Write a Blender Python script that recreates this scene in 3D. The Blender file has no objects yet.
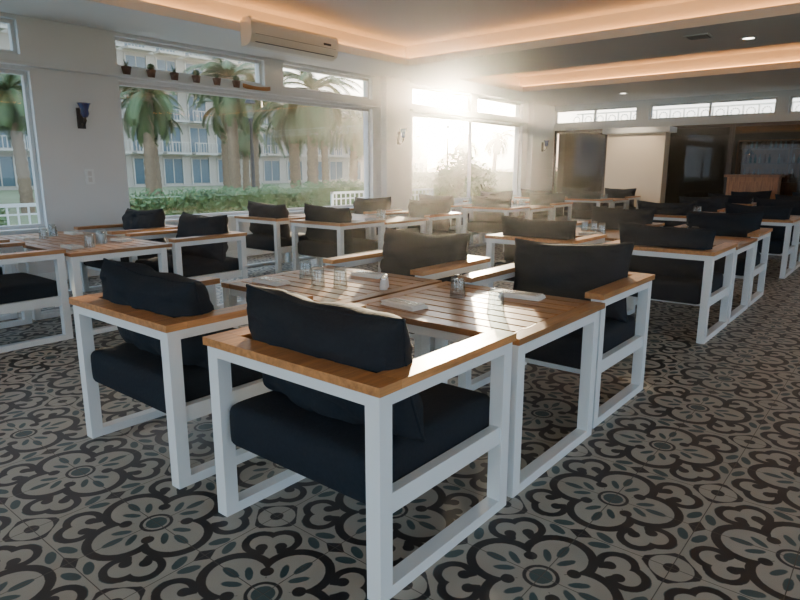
import bpy, bmesh, math, random
from mathutils import Vector, Matrix, noise
random.seed(7)
S=bpy.context.scene
COL=S.collection

# ------------------------------------------------------------------ materials
def newmat(name):
    m=bpy.data.materials.new(name); m.use_nodes=True
    nt=m.node_tree; b=nt.nodes.get('Principled BSDF')
    return m,nt,b
def simple(name,col,rough=.5,metal=0,noise_amt=0,scale=20,bump=0,spec=.5,coat=0):
    m,nt,b=newmat(name)
    b.inputs['Roughness'].default_value=rough; b.inputs['Metallic'].default_value=metal
    b.inputs['Specular IOR Level'].default_value=spec
    b.inputs['Coat Weight'].default_value=coat
    tc=nt.nodes.new('ShaderNodeTexCoord'); nz=nt.nodes.new('ShaderNodeTexNoise')
    nz.inputs['Scale'].default_value=scale; nz.inputs['Detail'].default_value=5
    nt.links.new(tc.outputs['Object'],nz.inputs['Vector'])
    mx=nt.nodes.new('ShaderNodeMix'); mx.data_type='RGBA'
    c1=[c*(1-noise_amt) for c in col]+[1]; c2=[min(1,c*(1+noise_amt)) for c in col]+[1]
    mx.inputs['A'].default_value=c1; mx.inputs['B'].default_value=c2
    nt.links.new(nz.outputs['Fac'],mx.inputs['Factor']); nt.links.new(mx.outputs['Result'],b.inputs['Base Color'])
    if bump:
        bp=nt.nodes.new('ShaderNodeBump'); bp.inputs['Strength'].default_value=bump; bp.inputs['Distance'].default_value=.01
        nt.links.new(nz.outputs['Fac'],bp.inputs['Height']); nt.links.new(bp.outputs['Normal'],b.inputs['Normal'])
    return m
def emis(name,col,st):
    m=bpy.data.materials.new(name); m.use_nodes=True; nt=m.node_tree
    nt.nodes.clear(); e=nt.nodes.new('ShaderNodeEmission'); o=nt.nodes.new('ShaderNodeOutputMaterial')
    e.inputs['Color'].default_value=(*col,1); e.inputs['Strength'].default_value=st
    nt.links.new(e.outputs[0],o.inputs[0]); return m
def thin_glass(name,tint=(.94,.97,.97),f0=.03,f1=.7,rough=.02):
    m=bpy.data.materials.new(name); m.use_nodes=True; nt=m.node_tree; nt.nodes.clear()
    t=nt.nodes.new('ShaderNodeBsdfTransparent'); t.inputs[0].default_value=(*tint,1)
    g=nt.nodes.new('ShaderNodeBsdfGlossy'); g.inputs['Roughness'].default_value=rough
    lw=nt.nodes.new('ShaderNodeLayerWeight'); lw.inputs[0].default_value=.5
    pw=nt.nodes.new('ShaderNodeMath'); pw.operation='POWER'; pw.inputs[1].default_value=5
    ma=nt.nodes.new('ShaderNodeMath'); ma.operation='MULTIPLY_ADD'; ma.inputs[1].default_value=f1; ma.inputs[2].default_value=f0
    nt.links.new(lw.outputs['Facing'],pw.inputs[0]); nt.links.new(pw.outputs[0],ma.inputs[0])
    mx=nt.nodes.new('ShaderNodeMixShader'); o=nt.nodes.new('ShaderNodeOutputMaterial')
    nt.links.new(ma.outputs[0],mx.inputs[0]); nt.links.new(t.outputs[0],mx.inputs[1]); nt.links.new(g.outputs[0],mx.inputs[2])
    nt.links.new(mx.outputs[0],o.inputs[0]); return m

WHITE=simple('white_powder_coat',(.76,.81,.83),.38,noise_amt=.03,scale=8)
PLASTER=simple('white_plaster',(.68,.72,.74),.8,noise_amt=.04,scale=3,bump=.05)
CEIL=simple('ceiling_paint',(.82,.83,.83),.85,noise_amt=.02,scale=2)
FABRIC=simple('charcoal_fabric',(.013,.019,.027),.9,noise_amt=.25,scale=60,bump=.25,spec=.15)
ALU=simple('window_frame_white',(.62,.64,.65),.4,noise_amt=.02)
DARKMETAL=simple('dark_metal',(.03,.03,.035),.4,metal=.5)
GLASSW=thin_glass('window_glass')
def wood(name,c1,c2,axis,rough=.33):
    m,nt,b=newmat(name); b.inputs['Roughness'].default_value=rough
    b.inputs['Coat Weight'].default_value=.2; b.inputs['Coat Roughness'].default_value=.3
    tc=nt.nodes.new('ShaderNodeTexCoord'); mp=nt.nodes.new('ShaderNodeMapping')
    sc=[14,14,14]; sc[axis]=1.2; mp.inputs['Scale'].default_value=sc
    nt.links.new(tc.outputs['Object'],mp.inputs['Vector'])
    nz=nt.nodes.new('ShaderNodeTexNoise'); nz.inputs['Scale'].default_value=2.2; nz.inputs['Detail'].default_value=8; nz.inputs['Roughness'].default_value=.65
    nt.links.new(mp.outputs[0],nz.inputs['Vector'])
    geo=nt.nodes.new('ShaderNodeNewGeometry')
    cr=nt.nodes.new('ShaderNodeValToRGB'); cr.color_ramp.elements[0].position=.32; cr.color_ramp.elements[1].position=.68
    cr.color_ramp.elements[0].color=(*c1,1); cr.color_ramp.elements[1].color=(*c2,1)
    nt.links.new(nz.outputs['Fac'],cr.inputs['Fac'])
    hs=nt.nodes.new('ShaderNodeHueSaturation'); ma=nt.nodes.new('ShaderNodeMath'); ma.operation='MULTIPLY_ADD'
    ma.inputs[1].default_value=.6; ma.inputs[2].default_value=.7
    nt.links.new(geo.outputs['Random Per Island'],ma.inputs[0]); nt.links.new(ma.outputs[0],hs.inputs['Value'])
    nt.links.new(cr.outputs[0],hs.inputs['Color']); nt.links.new(hs.outputs[0],b.inputs['Base Color'])
    bp=nt.nodes.new('ShaderNodeBump'); bp.inputs['Strength'].default_value=.15; bp.inputs['Distance'].default_value=.005
    nt.links.new(nz.outputs['Fac'],bp.inputs['Height']); nt.links.new(bp.outputs['Normal'],b.inputs['Normal'])
    return m
WOODY=wood('teak_slats',(.20,.080,.022),(.46,.21,.07),1,.38)
WOODX=wood('teak_arm',(.28,.115,.032),(.58,.27,.09),0,.36)

# ---- node expression helper for the tile pattern
class E:
    nt=None
    def __init__(s,v): s.v=v
    def _op(s,op,*o,clamp=False):
        n=E.nt.nodes.new('ShaderNodeMath'); n.operation=op; n.use_clamp=clamp
        for i,x in enumerate((s,)+o):
            x=x.v if isinstance(x,E) else x
            if isinstance(x,(int,float)): n.inputs[i].default_value=x
            else: E.nt.links.new(x,n.inputs[i])
        return E(n.outputs[0])
    def __add__(s,o): return s._op('ADD',o)
    def __radd__(s,o): return s._op('ADD',o)
    def __sub__(s,o): return s._op('SUBTRACT',o)
    def __mul__(s,o): return s._op('MULTIPLY',o)
    def __rmul__(s,o): return s._op('MULTIPLY',o)
    def abs(s): return s._op('ABSOLUTE')
    def sqrt(s): return s._op('SQRT')
    def mn(s,o): return s._op('MINIMUM',o)
    def mxx(s,o): return s._op('MAXIMUM',o)
def dist(a,b,cx,cy):
    return ((a-cx)*(a-cx)+(b-cy)*(b-cy)).sqrt()
def ell(a,b,cx,cy,rx,ry,ang):
    c,s_=math.cos(ang),math.sin(ang)
    x=(a-cx);y=(b-cy)
    u=(x*c+y*s_)*(1/rx); v=(y*c-x*s_)*(1/ry)
    return ((u*u+v*v).sqrt()-1)*min(rx,ry)
def arc(a,b,cx,cy,r,w,ang,cut):
    ring=(dist(a,b,cx,cy)-r).abs()-w
    pl=((a-cx)*math.cos(ang)+(b-cy)*math.sin(ang))-cut
    return ring.mxx(pl)
def floor_mat():
    m,nt,b=newmat('patterned_cement_tile'); E.nt=nt
    geo=nt.nodes.new('ShaderNodeNewGeometry'); sx=nt.nodes.new('ShaderNodeSeparateXYZ')
    nt.links.new(geo.outputs['Position'],sx.inputs[0])
    P=.695
    X=(E(sx.outputs[0])+(-1.15+P*40))*(1/P); Y=(E(sx.outputs[1])+(-.86+P*40))*(1/P)
    px=(X+.5)._op('FRACT')-.5; py=(Y+.5)._op('FRACT')-.5
    ax=px.abs(); ay=py.abs()
    a=ax.mxx(ay); q=ax.mn(ay)
    br=arc(a,q,.215,0,.178,.026,math.pi,.125)
    br=br.mn(dist(a,q,.125,.125)-.036)
    br=br.mn((dist(a,q,0,0)-.085).abs()-.010)
    br=br.mn(arc(a,q,.35,.27,.090,.022,2.6,.045))
    br=br.mn(dist(a,q,.315,.24)-.034)
    br=br.mn(arc(a,q,.5,.5,.13,.018,math.pi*1.25,.12))
    br=br.mn((a-.5).abs()+q*.7-.05)
    br=br.mn(dist(a,q,.5,.5)-.04)
    te=dist(a,q,0,0)-.060
    te=te.mn(ell(a,q,.265,0,.062,.024,0))
    te=te.mn(ell(a,q,.185,.055,.055,.021,.6))
    te=te.mn(ell(a,q,.455,.125,.060,.028,1.15))
    te=te.mn(ell(a,q,.44,.30,.055,.022,1.9))
    nz=nt.nodes.new('ShaderNodeTexNoise'); nz.inputs['Scale'].default_value=5; nz.inputs['Detail'].default_value=6
    nt.links.new(geo.outputs['Position'],nz.inputs['Vector'])
    nz2=nt.nodes.new('ShaderNodeTexNoise'); nz2.inputs['Scale'].default_value=60; nz2.inputs['Detail'].default_value=4
    nt.links.new(geo.outputs['Position'],nz2.inputs['Vector'])
    w=(E(nz2.outputs[0])-.5)*.006
    def mask(e):
        return ((e+w)*-260)._op('ADD',.5,clamp=True)
    def mix(f,A,B):
        n=nt.nodes.new('ShaderNodeMix'); n.data_type='RGBA'
        nt.links.new(f.v,n.inputs['Factor'])
        for k,x in(('A',A),('B',B)):
            if isinstance(x,tuple): n.inputs[k].default_value=(*x,1)
            else: nt.links.new(x,n.inputs[k])
        return n.outputs['Result']
    base=mix(E(nz.outputs[0]),(.285,.27,.23),(.43,.41,.355))
    c=mix(mask(te),base,(.045,.080,.085))
    c=mix(mask(br),c,(.022,.020,.021))
    gx=((X*2+.5)._op('FRACT')-.5).abs(); gy=((Y*2+.5)._op('FRACT')-.5).abs()
    g=gx.mn(gy)
    gm=((g-.005)*-300)._op('ADD',.5,clamp=True)
    c=mix(gm,c,(.08,.07,.06))
    nt.links.new(c,b.inputs['Base Color'])
    r=(E(nz.outputs[0])*.25+.36)
    nt.links.new(r.v,b.inputs['Roughness'])
    bp=nt.nodes.new('ShaderNodeBump'); bp.inputs['Strength'].default_value=.3; bp.inputs['Distance'].default_value=.003
    h=E(nz2.outputs[0])*.2-gm
    nt.links.new(h.v,bp.inputs['Height']); nt.links.new(bp.outputs[0],b.inputs['Normal'])
    return m
TILE=floor_mat()

# ------------------------------------------------------------------ mesh builder
class MB:
    def __init__(s): s.bm=bmesh.new(); s.mats=[]
    def mi(s,m):
        if m not in s.mats: s.mats.append(m)
        return s.mats.index(m)
    def box(s,lo,hi,m):
        k=s.mi(m); (x0,y0,z0),(x1,y1,z1)=lo,hi
        v=[s.bm.verts.new(p) for p in((x0,y0,z0),(x1,y0,z0),(x1,y1,z0),(x0,y1,z0),(x0,y0,z1),(x1,y0,z1),(x1,y1,z1),(x0,y1,z1))]
        for f in((0,3,2,1),(4,5,6,7),(0,1,5,4),(1,2,6,5),(2,3,7,6),(3,0,4,7)):
            fc=s.bm.faces.new([v[i] for i in f]); fc.material_index=k
    def lathe(s,prof,m,seg=20,c=(0,0,0),smooth=True):
        k=s.mi(m); rings=[]
        for r,z in prof:
            if r<1e-6: rings.append([s.bm.verts.new((c[0],c[1],c[2]+z))])
            else: rings.append([s.bm.verts.new((c[0]+r*math.cos(2*math.pi*i/seg),c[1]+r*math.sin(2*math.pi*i/seg),c[2]+z)) for i in range(seg)])
        for A,B in zip(rings,rings[1:]):
            if len(A)==1 and len(B)==1: continue
            for i in range(seg):
                j=(i+1)%seg
                if len(A)==1: f=[A[0],B[i],B[j]]
                elif len(B)==1: f=[A[i],A[j],B[0]]
                else: f=[A[i],A[j],B[j],B[i]]
                fc=s.bm.faces.new(f); fc.material_index=k; fc.smooth=smooth
    def tube(s,pts,rads,m,seg=8,cap=True,closed=False):
        k=s.mi(m); rings=[]
        pts=[Vector(p) for p in pts]; N=len(pts)
        for i,p in enumerate(pts):
            if closed: d=(pts[(i+1)%N]-pts[i-1]).normalized()
            else: d=(pts[min(i+1,N-1)]-pts[max(i-1,0)]).normalized()
            if closed: u=d.cross(Vector((1,.1,.2))).normalized()
            elif abs(d.z)<.95: u=d.cross(Vector((0,0,1))).normalized()
            else: u=Vector((1,0,0))
            w=d.cross(u).normalized(); u=w.cross(d).normalized()
            r=rads[i] if isinstance(rads,(list,tuple)) else rads
            rings.append([s.bm.verts.new(p+u*r*math.cos(2*math.pi*j/seg)+w*r*math.sin(2*math.pi*j/seg)) for j in range(seg)])
        prs=list(zip(rings,rings[1:]))
        if closed: prs.append((rings[-1],rings[0]))
        for A,B in prs:
            for i in range(seg):
                j=(i+1)%seg
                fc=s.bm.faces.new([A[i],A[j],B[j],B[i]]); fc.material_index=k; fc.smooth=True
        if cap and not closed:
            for R in (rings[0],rings[-1]):
                fc=s.bm.faces.new(R); fc.material_index=k
    def tri(s,pts,m,smooth=False):
        fc=s.bm.faces.new([s.bm.verts.new(p) for p in pts]); fc.material_index=s.mi(m); fc.smooth=smooth
    def pillow(s,W,Hh,T,m,mat4,n=30,pexp=4,wr=.006,seed=0,pinch=.05,crown=.5):
        k=s.mi(m)
        def P(u,v,sg):
            x=W/2*u*(1-pinch*(1-v*v)*(abs(u)**6)) ; y=Hh/2*v*(1-pinch*(1-u*u)*(abs(v)**6))
            y-=.012*(1-u*u)*(v>0)*v*(1+noise.noise(Vector((u*2,seed,0))))
            e=max(0,(1-abs(u)**pexp)*(1-abs(v)**pexp))
            h=T/2*(e**crown)
            f=min(1,e*3)
            h+=wr*noise.noise(Vector((u*2.3+seed,v*2.3,sg*3.1)))*2*f
            h-=wr*1.1*max(0,1-abs(noise.noise(Vector((u*2.4+v*2.2+seed,v*2.0-u,sg))))*7)*f
            return mat4@Vector((x,y,sg*max(h,0)))
        ts=[math.sin((-1+2*i/n)*math.pi/2) for i in range(n+1)]
        top=[[None]*(n+1) for _ in range(n+1)]; bot=[[None]*(n+1) for _ in range(n+1)]
        for i,u in enumerate(ts):
            for j,v in enumerate(ts):
                top[i][j]=s.bm.verts.new(P(u,v,1))
                if i in(0,n) or j in(0,n): bot[i][j]=top[i][j]
                else: bot[i][j]=s.bm.verts.new(P(u,v,-1))
        for i in range(n):
            for j in range(n):
                f=s.bm.faces.new([top[i][j],top[i+1][j],top[i+1][j+1],top[i][j+1]]); f.smooth=True; f.material_index=k
                f=s.bm.faces.new([bot[i][j],bot[i][j+1],bot[i+1][j+1],bot[i+1][j]]); f.smooth=True; f.material_index=k
        loop=[P(t,-1,1) for t in ts[1:]]+[P(1,t,1) for t in ts[1:]]+[P(-t,1,1) for t in ts[1:]]+[P(-1,-t,1) for t in ts[1:]]
        s.tube(loop,.0065,m,6,closed=True)
    def boxcushion(s,L,Wd,T,m,c,seed=0,n=20,r=.04):
        k=s.mi(m)
        def sh(p):
            u,v,w=p
            x=L/2*u; y=Wd/2*v; z=T/2*w
            q=Vector((max(abs(x)-(L/2-r),0),max(abs(y)-(Wd/2-r),0),max(abs(z)-(T/2-r),0)))
            if q.length>1e-9 :
                q2=q.normalized()*min(q.length,r)
                x=math.copysign(min(abs(x),L/2-r)+q2.x,x); y=math.copysign(min(abs(y),Wd/2-r)+q2.y,y); z=math.copysign(min(abs(z),T/2-r)+q2.z,z)
            cr=(1-u*u)*(1-v*v)
            z+=(w>0)*(.018*cr)+.005*noise.noise(Vector((u*2+seed,v*2,w)))*(1 if w>0 else .2)
            y+=math.copysign(.006*(1-w*w)*(1-u*u),v) if abs(v)>.5 else 0
            x+=math.copysign(.008*(1-w*w)*(1-v*v),u) if abs(u)>.5 else 0
            return Vector((c[0]+x,c[1]+y,c[2]+z))
        cache={}
        def gv(p):
            key=tuple(round(t,5) for t in p)
            if key not in cache: cache[key]=s.bm.verts.new(sh(p))
            return cache[key]
        g=[math.sin((-1+2*i/n)*math.pi/2) for i in range(n+1)]; hz=[math.sin((-1+2*i/8)*math.pi/2) for i in range(9)]
        for w in(-1,1):
            for i in range(n):
                for j in range(n):
                    f=s.bm.faces.new([gv((g[i],g[j],w)),gv((g[i+1],g[j],w)),gv((g[i+1],g[j+1],w)),gv((g[i],g[j+1],w))]); f.smooth=True; f.material_index=k
        for sd_ in(-1,1):
            for i in range(n):
                for j in range(8):
                    f=s.bm.faces.new([gv((sd_,g[i],hz[j])),gv((sd_,g[i+1],hz[j])),gv((sd_,g[i+1],hz[j+1])),gv((sd_,g[i],hz[j+1]))]); f.smooth=True; f.material_index=k
                    f=s.bm.faces.new([gv((g[i],sd_,hz[j])),gv((g[i+1],sd_,hz[j])),gv((g[i+1],sd_,hz[j+1])),gv((g[i],sd_,hz[j+1]))]); f.smooth=True; f.material_index=k
    def mesh(s,name,recalc=True):
        if recalc: bmesh.ops.recalc_face_normals(s.bm,faces=s.bm.faces)
        me=bpy.data.meshes.new(name); s.bm.to_mesh(me); s.bm.free()
        for m in s.mats: me.materials.append(m)
        return me
def obj(name,me,loc=(0,0,0),rz=0,bevel=0,parent=None):
    o=bpy.data.objects.new(name,me); COL.objects.link(o); o.location=loc; o.rotation_euler=(0,0,rz)
    if bevel:
        b=o.modifiers.new('bev','BEVEL'); b.width=bevel; b.segments=2; b.limit_method='ANGLE'; b.angle_limit=math.radians(60)
    if parent: o.parent=parent
    return o

# ------------------------------------------------------------------ armchair
D=.83; W=.92; ARM=.775; T=.062
def chair_mesh(seed):
    rnd=random.Random(seed); b=MB()
    x0,x1=-D/2,D/2; y0,y1=-W/2,W/2
    zt=ARM-.032
    for sy in(-1,1):
        ya,yb=(y0,y0+T) if sy<0 else (y1-T,y1)
        b.box((x0,ya,0),(x0+T,yb,zt),WHITE)
        b.box((x1-T,ya,0),(x1,yb,zt),WHITE)
        b.box((x0+T,ya,0),(x1-T,yb,.045),WHITE)
        b.box((x0+T,ya,zt-.045),(x1-T,yb,zt),WHITE)
        b.box((x0+T,ya+.01,.305),(x1-T,yb-.01,.38),WHITE)
    b.box((x0,y0+T,zt-.045),(x0+T*.8,y1-T,zt),WHITE)
    b.box((x0+.16,y0+T-.01,.285),(x0+.21,y1-T+.01,.315),WHITE)
    b.box((x1-.10,y0+T-.01,.285),(x1-.05,y1-T+.01,.315),WHITE)
    o=.012; w=.105
    b.box((x0+w-o,y0-o,zt),(x1+o,y0-o+w,ARM),WOODX)
    b.box((x0+w-o,y1+o-w,zt),(x1+o,y1+o,ARM),WOODX)
    b.box((x0-o,y0-o,zt),(x0-o+w-.0015,y1+o,ARM),WOODX)
    b.boxcushion(D-.03,W-2*T-.008,.185,FABRIC,(.005,0,.408),seed=seed*3.1)
    tilt=math.radians(11+rnd.uniform(-4,6)); roll=math.radians(rnd.uniform(-3,3)); dz=rnd.uniform(-.01,.01); dy=rnd.uniform(-.02,.02)
    M=Matrix.Translation((x0+T+.165,dy,.725+dz))@Matrix.Rotation(-tilt,4,'Y')@Matrix.Rotation(roll,4,'X')@Matrix(((0,0,1,0),(1,0,0,0),(0,1,0,0),(0,0,0,1)))
    b.pillow(.82,.49,.26,FABRIC,M,pexp=4.2,crown=.5,wr=.018,seed=seed*5.7+1,pinch=.07)
    return b.mesh('armchair_mesh_%d'%seed)
CH=[chair_mesh(i) for i in range(4)]

# ------------------------------------------------------------------ table
TX=.94; TY=1.04; TZ=.735
def table_mesh():
    b=MB(); x0,x1,y0,y1=-TX/2,TX/2,-TY/2,TY/2; zt=TZ-.03
    fx1=x1-.06
    for ya,yb in((y0+.005,y0+.005+T),(y1-.005-T,y1-.005)):
        b.box((x0+.005,ya,0),(x0+.005+T,yb,zt),WHITE)
        b.box((fx1-T,ya,0),(fx1,yb,zt),WHITE)
        b.box((x0+.005+T,ya,0),(fx1-T,yb,.045),WHITE)
        b.box((x0+.005+T,ya,zt-.05),(fx1-T,yb,zt),WHITE)
    for xa in(x0+.015,fx1-.05):
        b.box((xa,y0+T+.005,zt-.045),(xa+.04,y1-T-.005,zt),WHITE)
    n=9; e=.075
    b.box((x0,y0,zt),(x1,y0+e,TZ),WOODX); b.box((x0,y1-e,zt),(x1,y1,TZ),WOODX)
    sw=(TX-.014*(n-1))/n
    for i in range(n):
        xa=x0+i*(sw+.014)
        b.box((xa,y0+e+.003,zt),(xa+sw,y1-e-.003,TZ),WOODY)
    return b.mesh('slat_table_mesh')
TM=table_mesh()

# ------------------------------------------------------------------ tableware
GL=thin_glass('drinking_glass',tint=(.84,.88,.89),f0=.11,f1=.89,rough=.04)
b=MB(); b.lathe([(.045,0),(.042,.045),(.038,.103),(.035,.118),(.030,.124),(0,.125)],GL,14)
b.lathe([(.045,0),(.0425,.0),(.039,.045),(.0345,.096),(.030,.102),(0,.103)],GL,14)
GLM=b.mesh('tumbler_mesh')
NAP=simple('linen_napkin',(.80,.79,.75),.9,noise_amt=.05,scale=90,bump=.1)
STEEL=simple('cutlery_steel',(.6,.6,.6),.2,metal=1)
b=MB()
b.box((-.055,-.12,0),(.055,.12,.008),NAP); b.box((-.05,-.115,.008),(.055,.112,.016),NAP); b.box((-.055,-.108,.016),(.048,.115,.023),NAP)
for xo in(-.018,.016):
    b.box((xo-.004,-.09,.023),(xo+.004,.03,.026),STEEL)
    b.box((xo-.010,.03,.023),(xo+.010,.09,.026),STEEL)
NPM=b.mesh('napkin_mesh')
SALT=simple('shaker_ceramic',(.7,.7,.68),.3)
b=MB(); b.lathe([(0,0),(.022,0),(.024,.01),(.020,.05),(.018,.058)],SALT,14); b.lathe([(.019,.058),(.019,.07),(.012,.078),(0,.08)],STEEL,14)
SHM=b.mesh('shaker_mesh')

def group(X0,Y0,hero=False):
    for r in range(2):
        yc=Y0+W/2+r*1.22
        for side in range(2):
            if side==0: loc=(X0+D/2,yc,0); rz=0
            else: loc=(X0+2.685-D/2,yc+(.03 if hero else 0),0); rz=math.pi
            if hero: me=CH[(r*2+side)%4]; j=0
            else:
                me=CH[random.randrange(4)]; j=random.uniform(-.02,.02)
            obj('dining_armchair',me,(loc[0]+j*.6,loc[1]+j,0),rz+j*.6,bevel=.004)
        ty=Y0+TY/2+r*1.07
        cx=X0+.89+TX/2
        obj('slatted_dining_table',TM,(cx,ty,0),0,bevel=.003)
        if not hero:
            for (dx,dy) in((-.12,-.15),(.10,.12)):
                a=random.uniform(-.05,.05)
                obj('drinking_glass',GLM,(cx+dx+a,ty+dy+a,TZ))
            obj('drinking_glass',GLM,(cx+.02,ty-.02,TZ))
            obj('folded_napkin',NPM,(cx-.28,ty-.1,TZ),0); obj('folded_napkin',NPM,(cx+.28,ty+.1,TZ),0)
for r in range(4):
    for gy in(1.2,5.45):
        group(1.36+4.11*r,gy,hero=(r==0 and gy<2))
for x,y in((2.61,1.53),(2.82,1.90),(2.53,2.72),(2.676,2.99),(2.60,2.60)):
    obj('drinking_glass',GLM,(x,y,TZ))
for x,y in((2.72,2.36),(2.78,2.40)):
    obj('salt_shaker',SHM,(x,y,TZ))
for x,y,r in((3.04,1.62,.1),(2.44,1.98,-.1),(3.02,2.75,.05),(2.44,3.05,.0)):
    obj('folded_napkin',NPM,(x,y,TZ),r)

# ------------------------------------------------------------------ room shell
XA,XB,YA,YB=-3.6,17.4,-5.0,8.6; ZS=3.25; WT=.25
b=MB(); b.box((XA-WT,YA-WT,-.15),(XB+WT,YB+WT,0),TILE); obj('floor',b.mesh('floor'))
def wall(name,axis,p0,p1,a0,a1,ops,mat=PLASTER,z1=3.75):
    A=sorted({a0,a1,*[o[0] for o in ops],*[o[1] for o in ops]}); Z=sorted({0,z1,*[o[2] for o in ops],*[o[3] for o in ops]})
    b=MB()
    for i in range(len(A)-1):
        for j in range(len(Z)-1):
            ca=(A[i]+A[i+1])/2; cz=(Z[j]+Z[j+1])/2
            if any(o[0]<ca<o[1] and o[2]<cz<o[3] for o in ops): continue
            if axis=='x': b.box((A[i],p0,Z[j]),(A[i+1],p1,Z[j+1]),mat)
            else: b.box((p0,A[i],Z[j]),(p1,A[i+1],Z[j+1]),mat)
    obj(name,b.mesh(name,recalc=False))
wn=[0]
def window(axis,p,a0,a1,z0,z1,fm=ALU,fw=.05,mull=(),gmat=GLASSW,dep=.08):
    wn[0]+=1; b=MB()
    def bx(a,c,za,zb,m,d0,d1):
        if axis=='x': b.box((a,p+d0,za),(c,p+d1,zb),m)
        else: b.box((p+d0,a,za),(p+d1,c,zb),m)
    e=.001
    bx(a0+e,a0+fw,z0+e,z1-e,fm,0,dep); bx(a1-fw,a1-e,z0+e,z1-e,fm,0,dep)
    bx(a0+fw,a1-fw,z0+e,z0+fw,fm,0,dep); bx(a0+fw,a1-fw,z1-fw,z1-e,fm,0,dep)
    for q in mull: bx(q-fw/2,q+fw/2,z0+fw,z1-fw,fm,0,dep)
    h=dep*.5
    if axis=='x': b.tri([(a0+fw,p+h,z0+fw),(a1-fw,p+h,z0+fw),(a1-fw,p+h,z1-fw),(a0+fw,p+h,z1-fw)],gmat)
    else: b.tri([(p+h,a0+fw,z0+fw),(p+h,a1-fw,z0+fw),(p+h,a1-fw,z1-fw),(p+h,a0+fw,z1-fw)],gmat)
    obj('window_%d'%wn[0],b.mesh('window'))
mainz=(.70,2.62); trz=(2.80,3.20)
opsL=[(-2.4,3.30,*mainz),(-2.4,3.22,*trz),(4.42,9.60,*mainz),(4.42,6.93,*trz),(7.33,9.60,*trz),(10.9,15.8,*mainz),(10.9,13.2,*trz),(13.5,15.8,*trz)]
wall('wall_left','x',YB,YB+WT,XA-WT,XB+WT,opsL)
for o in opsL: window('x',YB+.08,*o,fw=.045,mull=((o[0]+.05+2.0,) if o[2]<1 and o[0]<0 else ((13.35,) if o[2]<1 and o[0]>10 else ())))
opsF=[(-4.2,-.6,2.72,3.12),(-.3,2.55,2.72,3.12),(2.79,5.74,2.72,3.12),(6.06,8.45,2.72,3.12),(-4.2,8.45,0,2.55)]
wall('wall_far','y',XB,XB+WT,YA,YB,opsF)
for o in opsF[:4]: window('y',XB+.08,*o,fw=.05,mull=((o[0]+o[1])/2,))
DG=thin_glass('dark_tinted_glass',tint=(.42,.36,.32),f0=.02,f1=.12,rough=.02)
DFR=simple('dark_bronze_frame',(.035,.024,.018),.35,metal=.3)
y=-4.2; i=0
while y<8.4:
    i+=1; b=MB(); y1=min(y+1.58,8.45)
    for lo,hi in(((0,y,0),(.07,y+.06,2.55)),((0,y1-.06,0),(.07,y1,2.55)),((0,y+.06,2.47),(.07,y1-.06,2.55)),((0,y+.06,0),(.07,y1-.06,.12)),((.0,y1-.14,.95),(.03,y1-.12,1.35))):
        b.box((XB+.06+lo[0],lo[1]+.001,lo[2]+.001),(XB+.06+hi[0],hi[1]-.001,hi[2]-.001),DFR)
    b.tri([(XB+.095,y+.06,.12),(XB+.095,y1-.06,.12),(XB+.095,y1-.06,2.47),(XB+.095,y+.06,2.47)],DG)
    obj('door_%d'%i,b.mesh('door')); y=y1
    if 8.45-y<.3: break
wall('wall_right','x',YA-WT,YA,XA-WT,XB+WT,[(-2.5,3.5,.5,2.7),(4.2,9.2,.5,2.7)])
window('x',YA-.16,-2.5,3.5,.5,2.7,mull=(.5,)); window('x',YA-.16,4.2,9.2,.5,2.7,mull=(6.7,))
wall('wall_back','y',XA-WT,XA,YA,YB,[(-4,1.6,.4,2.8),(2.4,7.6,.4,2.8)])
window('y',XA-.16,-4,1.6,.4,2.8,mull=(-1.2,)); window('y',XA-.16,2.4,7.6,.4,2.8,mull=(5.0,))

b=MB()
for a0,a1 in((-2.4,3.30),(4.42,9.60),(10.9,15.8)): b.box((a0-.06,YB-.07,.655),(a1+.06,YB+.06,.699),PLASTER)
obj('trim_1',b.mesh('sills'),bevel=.006)
b=MB(); b.box((XA,YB-.10,2.665),(9.70,YB,2.70),PLASTER); b.box((10.8,YB-.10,2.665),(15.95,YB,2.70),PLASTER); obj('trim_2',b.mesh('ledge'),bevel=.004)
b=MB(); b.box((9.85,YB-.16,0),(10.6,YB,ZS),PLASTER); obj('trim_3',b.mesh('pilaster'),bevel=.01)
b=MB(); b.box((16.1,YB-.16,0),(XB,YB,ZS),PLASTER); obj('trim_4',b.mesh('pilaster'),bevel=.01)
b=MB(); b.box((XA,YB-.018,0),(XB,YB,.12),WHITE); obj('baseboard_left',b.mesh('baseboard'))

# ceiling with two recessed trays
TR=[(-1.5,9.1,-3.5,7.3),(11.1,13.8,-3.5,7.55)]
ZT=3.62
b=MB()
def slab(x0,x1,y0,y1,z0,z1): b.box((x0,y0,z0),(x1,y1,z1),CEIL)
(ax0,ax1,ay0,ay1),(bx0,bx1,by0,by1)=TR
z0,z1=ZS,ZS+.12
slab(XA-WT,ax0,YA-WT,YB+WT,z0,z1); slab(ax0,ax1,YA-WT,ay0,z0,z1); slab(ax0,ax1,ay1,YB+WT,z0,z1)
slab(ax1,bx0,YA-WT,YB+WT,z0,z1); slab(bx0,bx1,YA-WT,by0,z0,z1); slab(bx0,bx1,by1,YB+WT,z0,z1); slab(bx1,XB+WT,YA-WT,YB+WT,z0,z1)
for (x0,x1,y0,y1) in TR:
    s=.2
    slab(x0-s-.03,x0-s,y0-s,y1+s,ZS+.12,ZT); slab(x1+s,x1+s+.03,y0-s,y1+s,ZS+.12,ZT)
    slab(x0-s,x1+s,y0-s-.03,y0-s,ZS+.12,ZT); slab(x0-s,x1+s,y1+s,y1+s+.03,ZS+.12,ZT)
    slab(x0-s,x1+s,y0-s,y1+s,ZT,ZT+.1)
b.box((XA-WT,YA-WT,ZT+.1),(XB+WT,YB+WT,ZT+.25),CEIL)
obj('ceiling',b.mesh('ceiling'))
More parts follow.
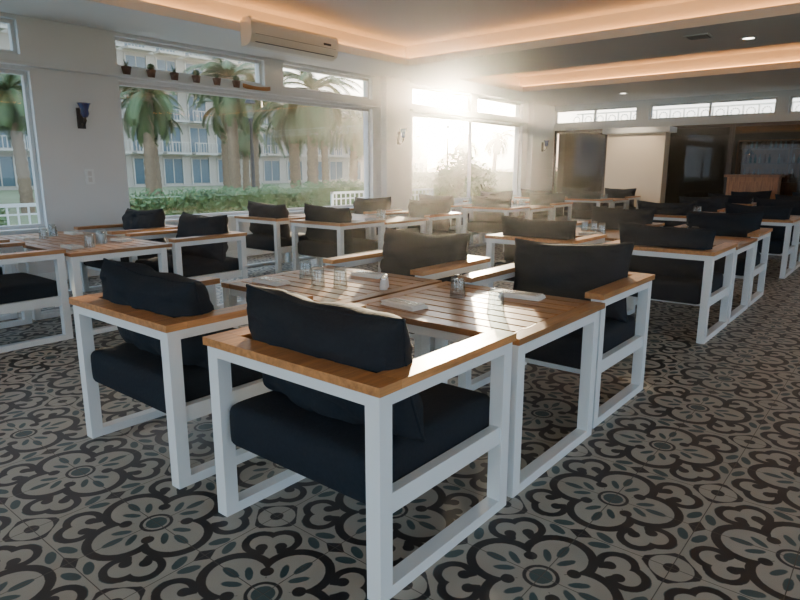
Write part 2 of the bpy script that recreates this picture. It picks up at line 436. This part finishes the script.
WARM=emis('warm_led',(1.0,.38,.09),13)
for (x0,x1,y0,y1) in TR:
    b=MB(); s=.17; z0=ZS+.122; z1=ZS+.15
    b.box((x0-s,y0-s,z0),(x0-s+.03,y1+s,z1),WARM); b.box((x1+s-.03,y0-s,z0),(x1+s,y1+s,z1),WARM)
    b.box((x0-s+.03,y0-s,z0),(x1+s-.03,y0-s+.03,z1),WARM); b.box((x0-s+.03,y1+s-.03,z0),(x1+s-.03,y1+s,z1),WARM)
    obj('cove_led_strip',b.mesh('led'))

LAMPW=emis('downlight_glow',(1,.9,.75),14)
for x,y in((10.3,2.1),(10.3,-1.0),(15.6,2.0),(15.6,-1.2)):
    b=MB(); b.lathe([(0,-.004),(.075,-.004)],LAMPW,24); b.lathe([(.075,-.004),(.08,-.012),(.10,-.012),(.105,0)],WHITE,24)
    obj('added_downlight',b.mesh('downlight',recalc=False),(x,y,ZS))
L=bpy.data.lights.new('panel_fill_spot','SPOT'); L.energy=200; L.spot_size=math.radians(75); L.spot_blend=.7; L.color=(1,.78,.54); L.shadow_soft_size=.07  # added spot, brightens the cream partition panel
o=bpy.data.objects.new('panel_fill_lamp',L); COL.objects.link(o); o.location=(15.6,5.8,ZS-.03)
o.rotation_euler=(Vector((16.7,5.8,1.3))-o.location).to_track_quat('-Z','Y').to_euler()
b=MB(); b.lathe([(0,-.004),(.075,-.004)],LAMPW,24); b.lathe([(.075,-.004),(.08,-.012),(.10,-.012),(.105,0)],WHITE,24)
obj('added_downlight',b.mesh('downlight',recalc=False),(15.6,5.8,ZS))  # added fixture to go with the panel's fill spot
b=MB(); b.box((-.16,-.16,-.012),(.16,.16,0),WHITE)
for i in range(7): b.box((-.13,-.13+i*.04,-.016),(.13,-.115+i*.04,-.012),DARKMETAL)
obj('ceiling_air_vent',b.mesh('vent'),(9.75,2.62,ZS))

ACW=simple('ac_plastic',(.76,.75,.70),.45)
b=MB(); k=b.mi(ACW)
prof=[(0,.0),(0,.33),(-.20,.33),(-.235,.29),(-.24,.14),(-.20,.04),(-.12,0)]
A=[b.bm.verts.new((0,p[0],p[1])) for p in prof]; B=[b.bm.verts.new((1.62,p[0],p[1])) for p in prof]
b.bm.faces.new(A); b.bm.faces.new(B[::-1])
for i in range(len(prof)): b.bm.faces.new([A[i],A[(i+1)%len(prof)],B[(i+1)%len(prof)],B[i]])
b.box((.06,-.243,.145),(1.56,-.236,.150),DARKMETAL); b.box((.08,-.225,.045),(1.54,-.150,.052),DARKMETAL)
b.box((.0,-.20,.33),(.05,-.05,.36),ACW)
b.box((1.31,-.245,.18),(1.46,-.238,.21),DARKMETAL)
obj('air_conditioner',b.mesh('ac'),(5.5,7.295,3.06),bevel=.006)

BLUE=simple('cobalt_blue_glass',(.01,.03,.16),.12,coat=.6)
def sconce(x,y,z,rz=0):
    b=MB()
    b.box((-.05,-.02,-.16),(.05,0,.10),DARKMETAL)
    b.tube([(0,-.02,-.10),(0,-.09,-.13),(0,-.13,-.08),(0,-.13,-.02)],.011,DARKMETAL)
    b.lathe([(0,-.03),(.035,-.02),(.055,.02),(.05,.07),(.07,.13),(.085,.155),(.08,.155),(.045,.07),(.05,.02),(0,-.01)],BLUE,18,c=(0,-.13,.0))
    b.lathe([(0,-.09),(.02,-.07),(.012,-.03),(.03,-.02)],DARKMETAL,12,c=(0,-.13,0))
    obj('wall_sconce',b.mesh('sconce'),(x,y,z),rz,)
sconce(3.86,YB-.0,2.12); sconce(10.22,YB-.16,2.1); sconce(16.7,YB-.16,2.1)
b=MB(); b.box((-.06,-.012,-.1),(.06,0,.1),WHITE); b.box((-.025,-.018,.01),(.025,-.012,.07),ALU); b.box((-.025,-.018,-.07),(.025,-.012,-.01),ALU)
obj('light_switch',b.mesh('switch'),(3.90,YB,1.34),bevel=.002)

TERRA=simple('pot_dark_clay',(.10,.05,.035),.7); CACT=simple('cactus_green',(.05,.10,.045),.7,noise_amt=.3,scale=50)
for i in range(6):
    b=MB(); x=4.52+i*.36
    b.lathe([(0,0),(.045,0),(.06,.085),(.065,.09),(.065,.11),(.055,.11),(.05,.095),(0,.095)],TERRA,16)
    if i%2: b.lathe([(0,.09),(.04,.10),(.055,.14),(.04,.18),(0,.195)],CACT,9,smooth=False)
    else:
        for a in range(9):
            t=a*.7; r=.06
            b.tri([(0.012*math.cos(t+1.5),.012*math.sin(t+1.5),.095),(-.012*math.cos(t+1.5),-.012*math.sin(t+1.5),.095),(r*math.cos(t),r*math.sin(t),.17+.03*(a%3))],CACT)
    obj('potted_cactus',b.mesh('cactus',recalc=False),(x,YB-.05,2.70))
OR=simple('orange_boat_bowl',(.45,.20,.06),.5)
b=MB(); 
n=12; k=b.mi(OR); rows=[]
for i in range(n+1):
    t=-1+2*i/n; w=.045*(1-t*t)**.5+.002; zz=.03*t*t
    rows.append([b.bm.verts.new((t*.27,w*math.cos(a),zz+.055+.055*math.sin(a))) for a in [math.pi+math.pi*j/6 for j in range(7)]])
for A,B in zip(rows,rows[1:]):
    for j in range(6):
        f=b.bm.faces.new([A[j],A[j+1],B[j+1],B[j]]); f.smooth=True
o=obj('wooden_boat_bowl',b.mesh('bowl'),(6.72,YB-.05,2.70)); so=o.modifiers.new('s','SOLIDIFY'); so.thickness=.008; so.offset=1

CREAM=simple('cream_panel',(.74,.66,.54),.7,noise_amt=.03)
b=MB(); b.box((16.7,5.05,0),(17.1,6.55,2.36),CREAM); b.box((16.6,4.93,2.36),(17.2,6.66,2.50),PLASTER); b.box((16.68,5.03,0),(17.12,6.57,.1),PLASTER)
obj('partition_panel',b.mesh('partition'),bevel=.008)
PW=wood('podium_wood',(.20,.08,.025),(.46,.20,.07),2,.4)
b=MB(); b.box((16.6,2.45,0),(17.0,3.52,1.26),PW); b.box((16.54,2.39,1.26),(17.05,3.58,1.32),PW); b.box((16.585,2.53,.15),(16.6,3.44,1.16),PW); b.box((16.57,2.41,0),(17.03,3.56,.08),PW)
obj('host_podium',b.mesh('podium'),bevel=.006)

# bar room behind the tinted doors
x0=XB+WT+.02
DWALL=simple('bar_dark_wall',(.04,.03,.024),.7)
b=MB(); b.box((x0,-5,-.16),(23,8.4,0),DWALL); obj('floor_bar',b.mesh('floor_bar'))
b=MB(); b.box((x0,-5,2.56),(23,8.4,2.66),DWALL); obj('ceiling_bar',b.mesh('ceiling_bar'))
for nm,lo,hi in(('wall_bar_far',(22.8,-5,0),(23,8.4,2.56)),('wall_bar_right',(x0,-5,0),(22.8,-4.8,2.56)),('wall_bar_left',(x0,8.2,0),(22.8,8.4,2.56))):
    b=MB(); b.box(lo,hi,DWALL); obj(nm,b.mesh(nm))
b=MB()
cols=[simple('bottle_green',(.03,.09,.04),.15),simple('bottle_amber',(.25,.09,.02),.15),simple('bottle_clear',(.4,.42,.42),.15)]
b.box((22.3,-2.5,0),(22.7,4.5,.06),PW); b.box((22.66,-2.5,.06),(22.72,4.5,2.3),PW)
yy=-2.5
while yy<=4.51: b.box((22.3,yy-.03,.06),(22.66,yy+.03,2.3),PW); yy+=1.4
rr=random.Random(4)
for zz in(.7,1.15,1.6,2.05,2.3):
    b.box((22.3,-2.5,zz),(22.66,4.5,zz+.035),PW)
    if zz<2.2:
        yy=-2.35
        while yy<4.3:
            if rr.random()<.75: b.lathe([(0,0),(.035,0),(.035,.15),(.012,.20),(.012,.27),(0,.27)],cols[rr.randrange(3)],8,c=(22.45,yy,zz+.035))
            yy+=.13
obj('bar_bottle_shelf',b.mesh('bottle_shelf'))
b=MB(); b.box((20.6,-2.3,0),(21.1,4.3,1.02),PW); b.box((20.5,-2.4,1.02),(21.2,4.4,1.08),WOODX); obj('bar_counter',b.mesh('counter'),bevel=.005)
BULB=emis('bar_pendant_glow',(1,.62,.3),30)
for yy in(-1.2,.6,2.4,3.9):
    b=MB(); b.tube([(0,0,-.001),(0,0,-.55)],.006,DARKMETAL,6); b.lathe([(.02,-.53),(.05,-.56),(.13,-.68),(.125,-.68),(.045,-.565)],DARKMETAL,16); b.lathe([(0,-.60),(.035,-.62),(.04,-.65),(0,-.69)],BULB,12)
    obj('pendant_lamp',b.mesh('pendant',recalc=False),(20.85,yy,2.56))
b=MB()
b.box((18.4,-4.6,3.04),(18.44,8.2,3.08),WHITE); b.box((18.4,-4.6,2.72),(18.44,8.2,2.74),WHITE)
yy=-4.6
while yy<8.2:
    b.box((18.405,yy,2.66),(18.435,yy+.04,3.04),WHITE)
    c_=(yy+.20,2.89)
    for k in range(12):
        a=k*math.pi/6; b.box((18.41,c_[0]+.10*math.cos(a)-.018,c_[1]+.10*math.sin(a)-.018),(18.43,c_[0]+.10*math.cos(a)+.018,c_[1]+.10*math.sin(a)+.018),WHITE)
    yy+=.36
obj('roof_railing',b.mesh('railing'))

# ------------------------------------------------------------------ exterior
GR=simple('lawn_and_path',(.17,.19,.10),.9,noise_amt=.4,scale=.6)
b=MB(); b.box((-120,-120,-.5),(200,200,-.16),GR); obj('ground',b.mesh('ground'))
PAVE=simple('terrace_paving',(.42,.38,.33),.8,noise_amt=.1,scale=2)
b=MB(); b.box((-6,YB+WT+.01,-.16),(24,13.2,-.04),PAVE); obj('terrace_pavement',b.mesh('pave'))
FAC=simple('facade_plaster',(.42,.37,.31),.85,noise_amt=.06,scale=.5); FAC2=simple('facade_trim',(.50,.46,.40),.8)
BGL=simple('balcony_glass',(.06,.11,.14),.15); 
def building(name,x0,x1,y0,depth,floors,fh=3.2,bay=3.6,mat=FAC):
    b=MB(); Hh=floors*fh
    b.box((x0,y0,-.16),(x1,y0+depth,Hh),mat)
    b.box((x0-.3,y0-.4,Hh),(x1+.3,y0+depth+.3,Hh+.5),FAC2)
    n=int((x1-x0)/bay)
    for f in range(floors):
        z=f*fh
        b.box((x0,y0-.12,z+fh-.22),(x1,y0,z+fh-.02),FAC2)
        for i in range(n):
            xa=x0+(i+.18)*bay; xb=x0+(i+.82)*bay
            b.box((xa,y0-.04,z+.15),(xb,y0+.0,z+2.45),BGL)
            b.box((xa-.12,y0-.14,z+.05),(xa,y0,z+2.6),FAC2); b.box((xb,y0-.14,z+.05),(xb+.12,y0,z+2.6),FAC2)
            b.box(((xa+xb)/2-.04,y0-.08,z+.15),((xa+xb)/2+.04,y0-.04,z+2.45),FAC2)
            if f>0:
                b.box((xa-.3,y0-1.3,z-.12),(xb+.3,y0,z+.05),FAC2)
                b.box((xa-.3,y0-1.3,z+.95),(xb+.3,y0-1.24,z+1.02),FAC2)
                for q in range(9):
                    xx=xa-.3+(xb-xa+.6)*q/8; b.box((xx-.03,y0-1.3,z+.05),(xx+.03,y0-1.25,z+.95),FAC2)
    obj(name,b.mesh(name))
building('hotel_building',-40,44,56,10,5,3.0,3.0)
building('hotel_building',47,80,60,10,3)
building('hotel_building',-14,9,30,6,4,mat=simple('facade_warm',(.46,.34,.25),.85))

BARK=simple('palm_bark',(.20,.14,.09),.9,noise_amt=.4,scale=12,bump=.5); FROND=simple('palm_frond',(.07,.11,.035),.6,noise_amt=.3,scale=3)
def palm(seed,h):
    r=random.Random(seed); b=MB()
    pts=[];rad=[]
    n=26
    for i in range(n+1):
        t=i/n; pts.append((.25*t*t*math.sin(seed),.2*t*t*math.cos(seed),-.16+h*t)); rad.append((.21-.05*t)+(.03 if i%2 else 0)+(.07*max(0,(t-.88)/.12)))
    b.tube(pts,rad,BARK,10)
    top=Vector(pts[-1])
    for i in range(44):
        az=i*2.399+r.uniform(-.2,.2); el=math.radians(r.uniform(-45,75)); L=r.uniform(1.6,2.2)
        d=Vector((math.cos(az),math.sin(az),0)); p=top.copy(); e=el
        seg=11; side=d.cross(Vector((0,0,1)))
        for k in range(seg):
            e-=math.radians(9); step=L/seg
            q=p+(d*math.cos(e)+Vector((0,0,1))*math.sin(e))*step
            dirv=(q-p).normalized()
            b.tri([p-side*.015,q,p+side*.015],FROND)
            ll=.38*math.sin(math.pi*(k+1.2)/(seg+1.5))+.06
            for sg in(-1,1):
                for m_ in(0,.33,.66):
                    o=p.lerp(q,m_); tip=o+(side*sg*.85+dirv*.55+Vector((0,0,-.35))).normalized()*ll
                    b.tri([o,o+dirv*.07,tip],FROND)
            p=q
    return b.mesh('palm_%d'%seed,recalc=False)
PM=[palm(1,4.3),palm(2,4.9),palm(3,3.9)]
for i,(x,y) in enumerate(((12.2,22),(14.5,20),(16.2,18.5),(15.6,16.9),(18.5,24),(22,21),(9,25),(30,34),(44,29),(50,30),(3,18),(24,32),(17,30),(20.5,29),(13,31),(25,26))):
    obj('palm_tree',PM[i%3],(x,y,0),i*1.3)
LEAF=simple('shrub_leaves',(.07,.13,.04),.6,noise_amt=.5,scale=6)
def shrub(name,x0,x1,y0,y1,h,n,seed,zb=-.16):
    r=random.Random(seed); b=MB()
    b.box((x0+.15,y0+.15,zb),(x1-.15,y1-.15,h*.72),LEAF)
    for i in range(n):
        p=Vector((r.uniform(x0,x1),r.uniform(y0,y1),0)); hh=h*(.75+.35*noise.noise(Vector((p.x*.9,p.y*.9,seed))))
        p.z=.09+r.uniform(.0,1)**.6*hh
        a=Vector((r.gauss(0,1),r.gauss(0,1),r.gauss(0,1))).normalized()*.09; c=a.orthogonal().normalized()*.035
        b.tri([p-a,p+c,p+a,p-c],LEAF)
    obj(name,b.mesh(name,recalc=False))
shrub('garden_hedge',5.5,12.5,13.4,14.6,1.1,7000,1)
shrub('garden_hedge',13.5,24,14.6,15.8,1.2,6000,2)
shrub('garden_hedge',-4,4.5,13.4,14.6,1.0,5000,3)
shrub('garden_hedge',28,52,22,24,1.8,7000,4)
shrub('sun_block_shrub',14.0,16.4,9.7,10.4,2.0,2600,6,-.04)  # shrub added to block low sun from the near floor
b=MB(); b.lathe([(0,-.16),(.16,-.16),(.14,.2),(.06,.35),(.045,2.9),(.08,3.0),(.04,3.05)],DARKMETAL,12)
b.lathe([(.10,3.05),(.17,3.5),(.14,3.5),(.08,3.05)],GLASSW,6,smooth=False); b.lathe([(.20,3.5),(.10,3.66),(0,3.74)],DARKMETAL,6,smooth=False)
LM=b.mesh('lamp')
for x,y in((12.9,16.8),(27,19),(5,17)): obj('street_lamp',LM,(x,y,0))
def lattice(x0,x1,y,h):
    b=MB(); b.box((x0,y,-.04),(x0+.05,y+.05,h),WHITE); b.box((x1-.05,y,-.04),(x1,y+.05,h),WHITE); b.box((x0,y,h-.05),(x1,y+.05,h),WHITE); b.box((x0,y,.0),(x1,y+.05,.05),WHITE)
    n=int((x1-x0)/.14)
    for i in range(1,n): 
        xx=x0+i*(x1-x0)/n; b.box((xx-.012,y+.01,.05),(xx+.012,y+.03,h-.05),WHITE)
    k=int(h/.14)
    for i in range(1,k): b.box((x0+.05,y+.012,i*h/k-.012),(x1-.05,y+.035,i*h/k+.012),WHITE)
    obj('lattice_screen',b.mesh('lattice'))
lattice(9.8,11.0,10,.95); lattice(2.9,3.9,10,.95); lattice(12.5,13.6,10,.95)

# ------------------------------------------------------------------ sky + sun
sd=Vector((.8655,.5957,.106)).normalized()
w=bpy.data.worlds.new('sky'); S.world=w; w.use_nodes=True; nt=w.node_tree; E.nt=nt
bg=nt.nodes['Background']
tc=nt.nodes.new('ShaderNodeTexCoord')
vm=nt.nodes.new('ShaderNodeVectorMath'); vm.operation='DOT_PRODUCT'; vm.inputs[1].default_value=sd
nt.links.new(tc.outputs['Generated'],vm.inputs[0])
sp=nt.nodes.new('ShaderNodeSeparateXYZ'); nt.links.new(tc.outputs['Generated'],sp.inputs[0])
dp=E(vm.outputs['Value']).mxx(0)
a1=dp._op('POWER',8)*3; a2=dp._op('POWER',90)*9; a3=dp._op('POWER',1500)*200
z=E(sp.outputs[2]).mxx(0)
base=z._op('POWER',.5)
hm=nt.nodes.new('ShaderNodeMix'); hm.data_type='RGBA'; nt.links.new(dp._op('POWER',3).v,hm.inputs['Factor'])
hm.inputs['A'].default_value=(.74,.85,1.0,1); hm.inputs['B'].default_value=(1.0,.84,.62,1)
mx=nt.nodes.new('ShaderNodeMix'); mx.data_type='RGBA'; nt.links.new(base.v,mx.inputs['Factor'])
nt.links.new(hm.outputs['Result'],mx.inputs['A']); mx.inputs['B'].default_value=(.46,.68,.92,1)
nt.links.new(mx.outputs['Result'],bg.inputs['Color'])
st=(a1+a2+a3+3.7)
nt.links.new(st.v,bg.inputs['Strength'])
L=bpy.data.lights.new('sun','SUN'); L.energy=32; L.angle=math.radians(1.2); L.color=(1,.78,.52)
o=bpy.data.objects.new('sun',L); COL.objects.link(o); o.rotation_euler=(-sd).to_track_quat('-Z','Y').to_euler()
# added haze volume, indoors and out, for the glow around the sun
HZ=bpy.data.materials.new('glow_haze'); HZ.use_nodes=True; nt=HZ.node_tree; nt.nodes.clear()
v=nt.nodes.new('ShaderNodeVolumeScatter'); v.inputs['Density'].default_value=.0018; v.inputs['Anisotropy'].default_value=.96
v.inputs['Color'].default_value=(1,.95,.88,1)
oo=nt.nodes.new('ShaderNodeOutputMaterial'); nt.links.new(v.outputs[0],oo.inputs['Volume'])
b=MB(); b.box((-30,-30,-.155),(75,75,22),HZ); obj('sun_glow_haze',b.mesh('haze'))

# ------------------------------------------------------------------ camera
c=bpy.data.cameras.new('cam'); c.sensor_width=36; c.lens=618.5/800*36; c.clip_end=500; c.clip_start=.05
o=bpy.data.objects.new('camera',c); COL.objects.link(o); S.camera=o
p=math.radians(11.89); yw=math.radians(39.40)
Fv=Vector((math.cos(yw)*math.cos(p),math.sin(yw)*math.cos(p),-math.sin(p)))
o.location=(0,0,1.43); o.rotation_euler=Fv.to_track_quat('-Z','Y').to_euler()
